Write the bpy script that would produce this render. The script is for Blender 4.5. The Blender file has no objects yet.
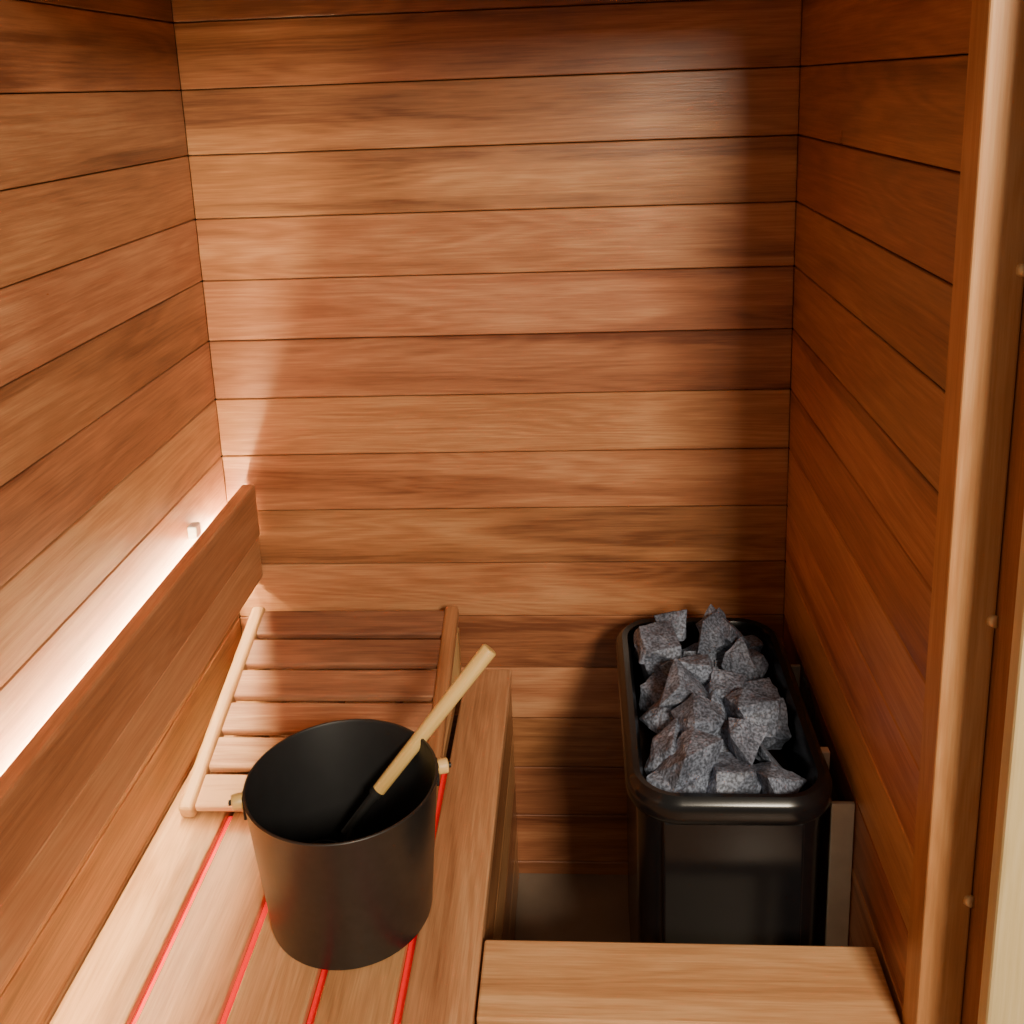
import bpy, bmesh, math, random
from mathutils import Matrix, Vector, noise
random.seed(7)
col=bpy.context.scene.collection
W=1.13; ZB=.512; CE=2.06

# ---------------------------------------------------------------- materials
def mat(name):
    m=bpy.data.materials.new(name);m.use_nodes=True
    n=m.node_tree.nodes;l=m.node_tree.links
    return m,n,l,n['Principled BSDF']
def math_(n,l,op,a,b=None,c=None):
    x=n.new('ShaderNodeMath');x.operation=op
    for i,v in enumerate((a,b,c)):
        if v is None: continue
        if isinstance(v,(int,float)): x.inputs[i].default_value=v
        else: l.new(v,x.inputs[i])
    return x.outputs[0]
def wood(name,dark,mid,light,rough=.42,var=.35,spec=.5,heart=.22):
    m,n,l,b=mat(name)
    uv=n.new('ShaderNodeUVMap');uv.uv_map='UVMap'
    at=n.new('ShaderNodeAttribute');at.attribute_name='rnd'
    def mp(sx,sy):
        q=n.new('ShaderNodeMapping');q.inputs['Scale'].default_value=(sx,sy,1);l.new(uv.outputs[0],q.inputs[0]);return q.outputs[0]
    def nz(v,s,d=2,dist=0,r=.5):
        q=n.new('ShaderNodeTexNoise');q.noise_dimensions='2D';q.inputs['Scale'].default_value=s;q.inputs['Detail'].default_value=d
        q.inputs['Distortion'].default_value=dist;q.inputs['Roughness'].default_value=r;l.new(v,q.inputs['Vector']);return q.outputs['Fac']
    big=nz(mp(.6,6),1.0,3,.1)
    rings=math_(n,l,'SINE',math_(n,l,'MULTIPLY',big,120.0))
    rings=math_(n,l,'MULTIPLY_ADD',rings,.5,.5)
    fib=nz(mp(8,240),1.0,3,0,.75)
    streak=nz(mp(.6,26),1.0,4,.15,.66)
    blot=nz(mp(2.6,6),1.0,3,.6)
    a=math_(n,l,'MULTIPLY',rings,.09)
    a=math_(n,l,'ADD',a,math_(n,l,'MULTIPLY',fib,.42))
    a=math_(n,l,'ADD',a,math_(n,l,'MULTIPLY',streak,.38))
    a=math_(n,l,'ADD',a,math_(n,l,'MULTIPLY',blot,.38))
    hr=nz(mp(.5,9),1.0,2,.5)
    hh=n.new('ShaderNodeMapRange');hh.interpolation_type='SMOOTHSTEP';hh.inputs[1].default_value=.54;hh.inputs[2].default_value=.68;l.new(hr,hh.inputs[0])
    a=math_(n,l,'SUBTRACT',a,math_(n,l,'MULTIPLY',hh.outputs[0],heart))
    sep=n.new('ShaderNodeSeparateColor');l.new(at.outputs['Color'],sep.inputs[0])
    a=math_(n,l,'ADD',a,math_(n,l,'MULTIPLY',math_(n,l,'SUBTRACT',sep.outputs[0],.5),var))
    cr=n.new('ShaderNodeValToRGB');l.new(a,cr.inputs[0])
    e=cr.color_ramp.elements;e[0].position=.30;e[0].color=(*dark,1);e[1].position=.94;e[1].color=(*light,1)
    k=e.new(.64);k.color=(*mid,1)
    hs=n.new('ShaderNodeHueSaturation');l.new(cr.outputs[0],hs.inputs['Color'])
    h=math_(n,l,'MULTIPLY_ADD',sep.outputs[1],.014,.493);l.new(h,hs.inputs['Hue'])
    v=math_(n,l,'MULTIPLY_ADD',sep.outputs[2],.22,.89);l.new(v,hs.inputs['Value'])
    l.new(hs.outputs[0],b.inputs['Base Color'])
    r=math_(n,l,'MULTIPLY_ADD',blot,.30,rough-.15);l.new(r,b.inputs['Roughness'])
    b.inputs['Specular IOR Level'].default_value=spec
    bp=n.new('ShaderNodeBump');bp.inputs['Strength'].default_value=.12;bp.inputs['Distance'].default_value=.002
    l.new(fib,bp.inputs['Height']);l.new(bp.outputs[0],b.inputs['Normal'])
    return m
def plain(name,c,rough=.5,metal=0,noise_amt=0,scale=30,bump=0,spec=.5):
    m,n,l,b=mat(name)
    b.inputs['Roughness'].default_value=rough;b.inputs['Metallic'].default_value=metal;b.inputs['Specular IOR Level'].default_value=spec
    tc=n.new('ShaderNodeTexCoord');t=n.new('ShaderNodeTexNoise');t.inputs['Scale'].default_value=scale;t.inputs['Detail'].default_value=3
    l.new(tc.outputs['Object'],t.inputs['Vector'])
    cr=n.new('ShaderNodeValToRGB');e=cr.color_ramp.elements
    e[0].position=.3;e[1].position=.7
    e[0].color=(*[x*(1-noise_amt) for x in c],1);e[1].color=(*[min(1,x*(1+noise_amt)) for x in c],1)
    l.new(t.outputs['Fac'],cr.inputs[0]);l.new(cr.outputs[0],b.inputs['Base Color'])
    if bump:
        bp=n.new('ShaderNodeBump');bp.inputs['Strength'].default_value=bump;bp.inputs['Distance'].default_value=.004
        l.new(t.outputs['Fac'],bp.inputs['Height']);l.new(bp.outputs[0],b.inputs['Normal'])
    return m
def emis(name,c,s):
    m,n,l,b=mat(name);b.inputs['Base Color'].default_value=(*c,1);b.inputs['Emission Color'].default_value=(*c,1);b.inputs['Emission Strength'].default_value=s
    return m
M_wall=wood('cedar_panel',(.16,.055,.023),(.38,.158,.065),(.58,.30,.138),.36,.40)
M_bench=wood('bench_wood',(.28,.12,.047),(.52,.265,.115),(.73,.44,.225),.36,.26,heart=.15)
M_back=wood('backrest_wood',(.22,.080,.034),(.42,.178,.076),(.57,.29,.14),.40,.35,heart=.15)
M_slat=wood('headrest_slat_wood',(.15,.056,.032),(.34,.148,.076),(.58,.32,.17),.5,.6,heart=.1)
M_rail=wood('headrest_rail_wood',(.30,.145,.06),(.45,.24,.10),(.60,.36,.18),.45,.2)
M_jamb=wood('jamb_wood',(.33,.135,.045),(.50,.235,.090),(.63,.36,.165),.45,.15,heart=.1)
M_rev=wood('reveal_wood',(.17,.062,.020),(.31,.13,.045),(.42,.20,.08),.2,.15)
M_pale=wood('pale_wood',(.55,.40,.16),(.68,.52,.25),(.78,.62,.34),.5,.1,heart=0)
M_handle=wood('ladle_handle_wood',(.64,.38,.11),(.82,.54,.19),(.92,.67,.29),.4,.1,heart=0)
M_gap=plain('panel_backing',(.035,.012,.006),.8,noise_amt=.2)
M_floor=plain('floor_tile',(.28,.225,.17),.5,noise_amt=.15,scale=9,bump=.05)
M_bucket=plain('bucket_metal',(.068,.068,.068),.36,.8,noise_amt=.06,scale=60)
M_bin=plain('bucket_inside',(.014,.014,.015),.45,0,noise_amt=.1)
M_blk=plain('black_enamel',(.006,.006,.007),.22,0,noise_amt=.1,scale=50,spec=.4)
M_iron=plain('black_iron',(.02,.02,.02),.45,.4,noise_amt=.1)
M_grey=plain('bracket_steel',(.60,.52,.41),.45,.2,noise_amt=.08)
M_brass=plain('brass_screw',(.80,.56,.28),.35,.3,noise_amt=.05)
M_white=plain('white_plastic',(.75,.72,.66),.4,0,noise_amt=.03)
M_led=emis('warm_led',(1,.80,.46),290)
M_led_fill=emis('warm_fill_low',(1,.80,.46),130)
M_red=emis('red_led',(1,.003,.008),1.0)
M_red2=emis('red_led_dim',(1,.003,.010),.26)
# stone
M_st,n,l,b=mat('sauna_stone')
tc=n.new('ShaderNodeTexCoord')
t1=n.new('ShaderNodeTexNoise');t1.inputs['Scale'].default_value=18;t1.inputs['Detail'].default_value=4;l.new(tc.outputs['Object'],t1.inputs['Vector'])
t2=n.new('ShaderNodeTexNoise');t2.inputs['Scale'].default_value=230;t2.inputs['Detail'].default_value=3;l.new(tc.outputs['Object'],t2.inputs['Vector'])
c1=n.new('ShaderNodeValToRGB');c1.color_ramp.elements[0].position=.34;c1.color_ramp.elements[0].color=(.075,.088,.122,1);c1.color_ramp.elements[1].position=.66;c1.color_ramp.elements[1].color=(.20,.235,.31,1);l.new(t1.outputs['Fac'],c1.inputs[0])
c2=n.new('ShaderNodeValToRGB');c2.color_ramp.elements[0].position=.38;c2.color_ramp.elements[0].color=(.45,.45,.47,1);c2.color_ramp.elements[1].position=.64;c2.color_ramp.elements[1].color=(1.6,1.6,1.65,1);l.new(t2.outputs['Fac'],c2.inputs[0])
mx=n.new('ShaderNodeMix');mx.data_type='RGBA';mx.blend_type='MULTIPLY';mx.inputs[0].default_value=1;l.new(c1.outputs[0],mx.inputs[6]);l.new(c2.outputs[0],mx.inputs[7]);l.new(mx.outputs[2],b.inputs['Base Color'])
b.inputs['Roughness'].default_value=.65
bp=n.new('ShaderNodeBump');bp.inputs['Strength'].default_value=.7;bp.inputs['Distance'].default_value=.005
t3=n.new('ShaderNodeTexNoise');t3.inputs['Scale'].default_value=50;t3.inputs['Detail'].default_value=5;l.new(tc.outputs['Object'],t3.inputs['Vector']);l.new(t3.outputs['Fac'],bp.inputs['Height']);l.new(bp.outputs[0],b.inputs['Normal'])

# ---------------------------------------------------------------- mesh helpers
class MB:
    """collects boards / shapes into one mesh with UVs and a per-piece random colour"""
    def __init__(s,name,mats):
        s.name=name;s.mats=mats;s.bm=bmesh.new();s.uv=s.bm.loops.layers.uv.new('UVMap');s.c=s.bm.loops.layers.float_color.new('rnd')
    def _merge(s,t,axis,mi,M,smooth,rv=None):
        uv=t.loops.layers.uv.new('UVMap');c=t.loops.layers.float_color.new('rnd')
        r=rv or (random.random(),random.random(),random.random());o=(random.uniform(0,50),random.uniform(0,50))
        oth=[i for i in range(3) if i!=axis]
        for f in t.faces:
            f.material_index=mi;f.smooth=smooth
            for lp in f.loops:
                co=lp.vert.co
                lp[uv].uv=(co[axis]+o[0],co[oth[0]]+co[oth[1]]+o[1]);lp[c]=(*r,1)
        if M is not None: bmesh.ops.transform(t,matrix=M,verts=t.verts)
        me=bpy.data.meshes.new('t');t.to_mesh(me);t.free();s.bm.from_mesh(me);bpy.data.meshes.remove(me)
    def box(s,x0,x1,y0,y1,z0,z1,axis=0,bev=.0015,mi=0,M=None,seg=1,rv=None):
        t=bmesh.new();bmesh.ops.create_cube(t,size=1)
        for v in t.verts: v.co=Vector(((x0+x1)/2+v.co.x*(x1-x0),(y0+y1)/2+v.co.y*(y1-y0),(z0+z1)/2+v.co.z*(z1-z0)))
        if bev: bmesh.ops.bevel(t,geom=t.edges[:],offset=bev,segments=seg,affect='EDGES',profile=.5)
        s._merge(t,axis,mi,M,False,rv)
    def cyl(s,a,b_,r0,r1=None,mi=0,seg=24,bev=0,smooth=True):
        a=Vector(a);b_=Vector(b_);r1=r0 if r1 is None else r1;L=(b_-a).length
        t=bmesh.new();bmesh.ops.create_cone(t,cap_ends=True,segments=seg,radius1=r0,radius2=r1,depth=L)
        if bev:
            ed=[e for e in t.edges if abs(e.verts[0].co.z-e.verts[1].co.z)<1e-6]
            bmesh.ops.bevel(t,geom=ed,offset=bev,segments=3,affect='EDGES',profile=.5)
        q=(b_-a).to_track_quat('Z','Y').to_matrix().to_4x4()
        s._merge(t,2,mi,Matrix.Translation((a+b_)/2)@q,smooth)
    def rings(s,loops,mi=0,close=False,cap=(True,True),smooth=True,axis=2,M=None,mis=None):
        t=bmesh.new();R=[[t.verts.new(p) for p in lp] for lp in loops];fs=[]
        nn=len(R[0])
        for i in range(len(R)-1):
            for j in range(nn): t.faces.new((R[i][j],R[i][(j+1)%nn],R[i+1][(j+1)%nn],R[i+1][j]))
        if cap[0]: t.faces.new(R[0][::-1])
        if cap[1]: t.faces.new(R[-1])
        bmesh.ops.recalc_face_normals(t,faces=t.faces)
        s._merge(t,axis,mi,M,smooth)
    def done(s,parent=None,auto=None):
        me=bpy.data.meshes.new(s.name);s.bm.to_mesh(me);s.bm.free()
        for m in s.mats: me.materials.append(m)
        o=bpy.data.objects.new(s.name,me);col.objects.link(o)
        if parent: o.parent=parent
        if auto:
            me.set_sharp_from_angle(angle=math.radians(auto))
        return o
def empty(name,loc=(0,0,0)):
    o=bpy.data.objects.new(name,None);col.objects.link(o);return o

# ---------------------------------------------------------------- room shell
YR=-.815
lines=[.0332+.12*i for i in range(-1,18)]
def tone():
    return (random.random(),random.random(),random.random())
def panel(name,kind,over={}):
    w=MB(name,[M_wall,M_gap])
    for i in range(len(lines)-1):
        z0=max(0,lines[i]+.0010);z1=min(CE,lines[i+1]-.0010)
        if z1-z0<.005: continue
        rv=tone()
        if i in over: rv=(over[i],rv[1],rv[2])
        if kind=='b': w.box(-.0,W,0,.018,z0,z1,0,.0015,0,rv=rv)
        if kind=='l': w.box(-.018,0,-1.5,0.0,z0,z1,1,.0015,0,rv=rv)
        if kind=='r': w.box(W,W+.018,YR,0.0,z0,z1,1,.0015,0,rv=rv)
    if kind=='b': w.box(-.05,W+.05,.0155,.06,0,CE,0,0,1)
    if kind=='l': w.box(-.06,-.0155,-1.5,.015,0,CE,1,0,1)
    if kind=='r': w.box(W+.0155,W+.06,YR,.015,0,CE,1,0,1)
    return w.done()
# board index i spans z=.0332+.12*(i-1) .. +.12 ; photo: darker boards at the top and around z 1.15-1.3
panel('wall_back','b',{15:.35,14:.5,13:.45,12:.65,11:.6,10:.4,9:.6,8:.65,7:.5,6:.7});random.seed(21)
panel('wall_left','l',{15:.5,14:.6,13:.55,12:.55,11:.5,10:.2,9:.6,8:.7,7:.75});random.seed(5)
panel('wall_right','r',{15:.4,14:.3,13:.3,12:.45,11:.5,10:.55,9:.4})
random.seed(11)
w=MB('ceiling',[M_wall,M_gap])
for i in range(10): w.box(-.05,W+.05,-.80+.085*i-.0,-.80+.085*(i+1)-.003,CE,CE+.018,0,.001)
w.box(-.06,W+.06,-.84,.06,CE+.018,CE+.05,0,0,1);w.done()
w=MB('floor',[M_floor]);w.box(-.6,3.2,-4.2,.06,-.04,0,0,0);w.done()
# front wall: header above opening and the part to the right of the opening
w=MB('wall_front',[M_jamb,M_pale])
w.box(-.06,1.30,-.93,-.84,1.885,2.4,0,.002)
w.box(1.245,2.4,-.93,-.84,0,2.4,2,.002,1)
w.done()
w=MB('trim_1',[M_jamb,M_brass])
w.box(1.126,1.180,-.866,YR,0,1.885,2,.003,0,seg=2,rv=(.6,.5,.6))
for z in (1.500,1.108,.74): w.cyl((1.1745,-.8635,z),(1.1795,-.8695,z),.007,mi=1,seg=16)
w.done()
w=MB('trim_2',[M_rev]);w.box(1.181,1.245,-.945,YR,0,1.885,2,.002);w.done()
w=MB('trim_3',[M_pale]);w.box(1.162,1.28,-.972,-.9455,0,1.885,2,.004,0,seg=2);w.done()

# ---------------------------------------------------------------- benches
random.seed(3)
w=MB('sauna_bench',[M_bench,M_wall])
for x0,x1 in ((.004,.108),(.121,.229),(.242,.345),(.359,.462),(.475,.570)):
    w.box(x0,x1,-1.30,-.004,ZB-.028,ZB,1,.003,0,seg=2)
for y in (-.10,-.62,-1.18): w.box(.004,.552,y-.022,y+.022,ZB-.073,ZB-.029,0,.001,1)
for i in range(4): w.box(.553,.568,-1.30,-.004,i*.1205,(i+1)*.1205-.002,1,.0015,1)
for y in (-.10,-.62,-1.18):
    w.box(.51,.551,y-.02,y+.02,0,ZB-.073,2,.001,1)
w.done()
w=MB('sauna_bench',[M_bench,M_wall])
for y0,y1 in ((-.832,-.703),(-.975,-.845)):
    w.box(.574,1.123,y0,y1,ZB-.028,ZB,0,.003,0,seg=2,rv=(.9,.5,.95))
for x in (.60,1.08): w.box(x-.02,x+.02,-.96,-.72,ZB-.07,ZB-.029,1,.001,1)
for x in (.60,1.08):
    for y in (-.94,-.74): w.box(x-.02,x+.02,y-.02,y+.02,0,ZB-.07,2,.001,1)
w.done()
# backrest
w=MB('bench_backrest',[M_back,M_white])
w.box(.039,.067,-1.30,-.012,.825,.937,1,.004,0,seg=2,rv=(.4,.4,.4))
w.box(.034,.061,-1.30,-.004,.729,.8205,1,.004,0,seg=2,rv=(.75,.6,.7))
for y in (-.17,-.62,-1.1): w.box(.0225,.042,y-.02,y+.02,.745,.905,2,.001,0)
w.done()
w=MB('led_strip',[M_led,M_white,M_led_fill])
w.box(.0095,.0195,-1.28,-.02,.858,.866,1,0,0);w.box(.0005,.0094,-1.28,-.02,.855,.8585,1,0,1)
w.box(.0045,.0125,-1.28,-.02,.760,.770,1,0,2);w.box(.0005,.0044,-1.28,-.02,.758,.772,1,0,1)  # lower glowing strip and backing, added to brighten first slat and wall below backrest
w.box(.001,.018,-.215,-.19,.910,.935,1,.002,1);w.done()
# red light strips glowing up between the slats
rl=empty('red_led_strip')
for i,(x,mm,ye) in enumerate(((.1145,M_red,-.44),(.2355,M_red,-.46),(.352,M_red2,-.46),(.4685,M_red2,-.3))):
    w=MB('strip_%d'%(i+1),[mm]);w.box(x-.0055,x+.0055,-1.28,ye,ZB-.020,ZB-.012,1,.001);w.done(rl)

# ---------------------------------------------------------------- headrest
random.seed(14)
w=MB('sauna_headrest',[M_slat,M_rail,M_back])
ang=math.radians(18.6);Lh=.452
Mh=Matrix.Translation((0,-.468,ZB+.006))@Matrix.Rotation(ang,4,'X')
ML=Mh@Matrix.Translation((.049,0,0))@Matrix.Rotation(-.026,4,'Z')@Matrix.Translation((-.049,0,0))
w.box(.035,.063,0,Lh,-.004,.026,1,.008,1,M=ML,seg=3)
w.box(.444,.472,0,Lh,-.004,.026,1,.008,2,M=Mh,seg=3)
for i in range(6):
    y0=.008+i*.0745
    w.box(.062,.446,y0,y0+.0625,.004,.020,0,.004,0,M=Mh,seg=2,rv=(.95-.17*i,.5,.9-.1*i))
for x in (.045,.445): w.box(x,x+.026,-.075,-.047,ZB+.0005,ZB+.125,2,.003,1)
w.done()

# ---------------------------------------------------------------- bucket
cx,cy,H=.370,-.645,.224
def circ(r,z,nn=96): return [(cx+r*math.cos(2*math.pi*i/nn),cy+r*math.sin(2*math.pi*i/nn),z) for i in range(nn)]
w=MB('sauna_bucket',[M_bucket,M_bin,M_iron,M_handle])
R0,R1=.120,.139
w.rings([circ(R0-.006,ZB+.0005),circ(R0-.001,ZB+.002),circ(R0,ZB+.006),circ(R1,ZB+H-.004),circ(R1+.001,ZB+H-.001),circ(R1,ZB+H),circ(R1-.0025,ZB+H)],0,cap=(True,False))
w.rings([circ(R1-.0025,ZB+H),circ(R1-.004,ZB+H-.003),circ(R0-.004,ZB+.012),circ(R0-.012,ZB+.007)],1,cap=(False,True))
ux,uy=math.cos(math.radians(16)),math.sin(math.radians(16))
for s in (-1,1):
    def pt(d,z): return (cx+s*ux*d,cy+s*uy*d,z)
    w.box(-.010,.010,-.0015,.003,-.020,.016,2,.001,2,M=Matrix.Translation(pt(R1-.001,ZB+H-.018))@Matrix.Rotation(math.atan2(s*uy,s*ux)-math.pi/2,4,'Z'))
    w.cyl(pt(R1+.001,ZB+H-.012),pt(R1+.017,ZB+H-.012),.011,mi=3,seg=20,bev=.002)
    w.cyl(pt(R1+.017,ZB+H-.012),pt(R1+.021,ZB+H-.012),.004,mi=2,seg=12)
prev=None;rb=R1+.019
for i in range(41):
    a=math.pi*i/40
    lx=rb*math.cos(a);d=rb*math.sin(a)
    px=lx*ux-uy*d;py_=lx*uy+ux*d
    p=Vector((cx+px,cy+py_,ZB+H-.012-d*.66))
    if prev is not None: w.cyl(prev,p,.003,mi=2,seg=8)
    prev=p
w.done(auto=40)
# ladle
w=MB('sauna_ladle',[M_handle,M_iron])
A=Vector((.333,-.604,.575));T=Vector((.580,-.500,.856));dv=(T-A)
q=lambda t:A+dv*t
w.cyl(q(.28),q(1.0),.0105,.0130,mi=0,seg=28,bev=.003)
w.cyl(q(.08),q(.295),.0065,.0085,mi=1,seg=16)
w.cyl(q(.27),q(.295),.0112,.0112,mi=1,seg=20)
bc=Vector((.316,-.614,.566));rr=.042;lp=[]
def cc(r,z): return [(bc.x+r*math.cos(2*math.pi*i/40),bc.y+r*math.sin(2*math.pi*i/40),bc.z+z) for i in range(40)]
for k in range(1,9):
    a=math.pi/2*k/8;lp.append(cc(rr*math.sin(a),-rr*math.cos(a)*.95))
for k in range(8,0,-1):
    a=math.pi/2*k/8;lp.append(cc((rr-.003)*math.sin(a),-(rr-.003)*math.cos(a)*.95+.0005))
w.rings(lp,1)
w.cyl(bc+Vector((rr*.9,.0,-.002)),q(.12),.006,mi=1,seg=12)
w.done(auto=40)

# ---------------------------------------------------------------- heater
hx0,hx1,hy0,hy1,hz=.784,1.096,-.620,-.078,.678
def rrect(ins,z,rad=.080,nn=12):
    x0,x1,y0,y1=hx0+ins,hx1-ins,hy0+ins,hy1-ins;r=max(.008,rad-ins);P=[]
    for (ax,ay,a0) in ((x1-r,y1-r,0),(x0+r,y1-r,90),(x0+r,y0+r,180),(x1-r,y0+r,270)):
        for i in range(nn+1):
            a=math.radians(a0+90*i/nn);P.append((ax+r*math.cos(a),ay+r*math.sin(a),z))
    return P
hp=empty('sauna_heater')
w=MB('housing',[M_blk,M_iron])
w.rings([rrect(.024,.06),rrect(.018,.066),rrect(.016,.60),rrect(.013,.628),rrect(.003,.638),rrect(0,.644),rrect(0,.664),rrect(.004,.671),rrect(.012,hz),rrect(.022,.676),rrect(.028,.664),rrect(.030,.56)],0)
w.rings([rrect(.024,.02),rrect(.020,.06)],1)
for x in (hx0+.05,hx1-.05):
    for y in (hy0+.06,hy1-.06): w.cyl((x,y,0.0005),(x,y,.02),.015,mi=1)
w.done(hp,auto=35)
w=MB('front_panel',[M_blk])
w.box(hx0+.052,hx1-.052,hy0+.0115,hy0+.026,.10,.634,0,.005,0,seg=3)
w.done(hp,auto=35)
w=MB('mounting_bracket',[M_grey,M_iron])
w.box(hx1-.002,1.1285,-.558,-.551,.25,.628,2,.001)
w.box(hx1-.006,hx1+.010,-.49,-.475,.60,.668,2,.001)
w.box(hx1-.006,1.1285,-.17,-.163,.30,.622,2,.001)
w.done(hp)

# stones: broken angular granite blocks, kept inside the heater's stone basket
def rock(w,c,r):
    t=bmesh.new()
    sx,sy,sz=random.uniform(.92,1.22),random.uniform(.8,1.0),random.uniform(.65,.88)
    for a in (-1,1):
        for b2 in (-1,1):
            for c2 in (-1,1):
                if random.random()<.16: continue
                j=lambda: random.uniform(-.30,.30)
                t.verts.new(((a*.66+j())*r*sx,(b2*.66+j())*r*sy,(c2*.66+j())*r*sz))
    for _ in range(4):
        v=Vector((random.gauss(0,1),random.gauss(0,1),random.gauss(0,1))).normalized()*r*1.0
        t.verts.new((v.x*sx,v.y*sy,v.z*sz))
    res=bmesh.ops.convex_hull(t,input=t.verts)
    bmesh.ops.delete(t,geom=[g for g in res['geom_interior'] if isinstance(g,bmesh.types.BMVert)],context='VERTS')
    bmesh.ops.dissolve_limit(t,angle_limit=math.radians(12),verts=t.verts,edges=t.edges)
    bmesh.ops.bevel(t,geom=t.edges[:],offset=r*.035,segments=2,affect='EDGES',profile=.6)
    bmesh.ops.triangulate(t,faces=t.faces)
    for _ in range(2): bmesh.ops.subdivide_edges(t,edges=[e for e in t.edges if e.calc_length()>r*.18],cuts=1,use_grid_fill=True)
    bmesh.ops.triangulate(t,faces=t.faces)
    sd=Vector((random.uniform(0,99),0,0))
    for v in t.verts:
        d=v.co.normalized()
        v.co+=d*r*(.10*noise.noise(v.co*(1.9/r)+sd)+.05*noise.noise(v.co*(6/r)+sd))
    E=Matrix.Translation(c)@Matrix.Rotation(random.uniform(0,6.28),4,'Z')@Matrix.Rotation(random.uniform(-.9,.9),4,'X')
    # shift the whole stone so it stays inside the basket walls
    P=[E@v.co for v in t.verts]
    dx=max(0,.816-min(p.x for p in P))-max(0,max(p.x for p in P)-1.063)
    dy=max(0,-.588-min(p.y for p in P))-max(0,max(p.y for p in P)+.110)
    dz=max(0,.565-min(p.z for p in P))
    w._merge(t,0,0,Matrix.Translation((dx,dy,dz))@E,False)
random.seed(71)
w=MB('sauna_stones',[M_st])
for j in range(6):
    for i in range(3):
        x=.860+.083*i+random.uniform(-.008,.008);y=-.548+.083*j+random.uniform(-.010,.010)+(.02 if i==1 else 0)
        rock(w,Vector((x,y,.636+random.uniform(-.004,.012))),random.uniform(.044,.056))
for j in range(6):
    for i in range(2):
        x=.880+.090*i+(.018 if j%2 else -.010)+random.uniform(-.012,.012);y=-.515+.076*j+random.uniform(-.012,.012)+(.03 if i else 0)
        rock(w,Vector((x,y,.676+.004*j+random.uniform(-.008,.010))),random.uniform(.038,.056))
w.done()

# ---------------------------------------------------------------- lights
def area(name,loc,tgt,size,power,c,sy=None):
    L=bpy.data.lights.new(name,'AREA');L.energy=power;L.size=size;L.color=c
    if sy: L.shape='RECTANGLE';L.size_y=sy
    o=bpy.data.objects.new(name,L);col.objects.link(o);o.location=loc
    o.rotation_euler=(Vector(tgt)-Vector(loc)).to_track_quat('-Z','Y').to_euler();return o
area('room_ceiling_lamp',(1.55,-3.0,2.32),(.6,-.3,.9),.46,104,(1,.85,.64))
wd=bpy.data.worlds.new('World');bpy.context.scene.world=wd;wd.use_nodes=True
bg=wd.node_tree.nodes['Background'];bg.inputs[0].default_value=(1,.85,.66,1);bg.inputs[1].default_value=.30

# ---------------------------------------------------------------- camera
cam=bpy.data.cameras.new('camera');o=bpy.data.objects.new('camera',cam);col.objects.link(o)
cam.sensor_width=36;cam.lens=36*1024.83/1024;cam.shift_y=-171/1024;cam.clip_start=.02
Rm=Matrix.Rotation(.06959,4,'Z')@Matrix.Rotation(math.pi/2-.24466,4,'X')@Matrix.Rotation(-.03807,4,'Z')
o.matrix_world=Matrix.Translation((.73072,-1.91608,1.7))@Rm
bpy.context.scene.camera=o
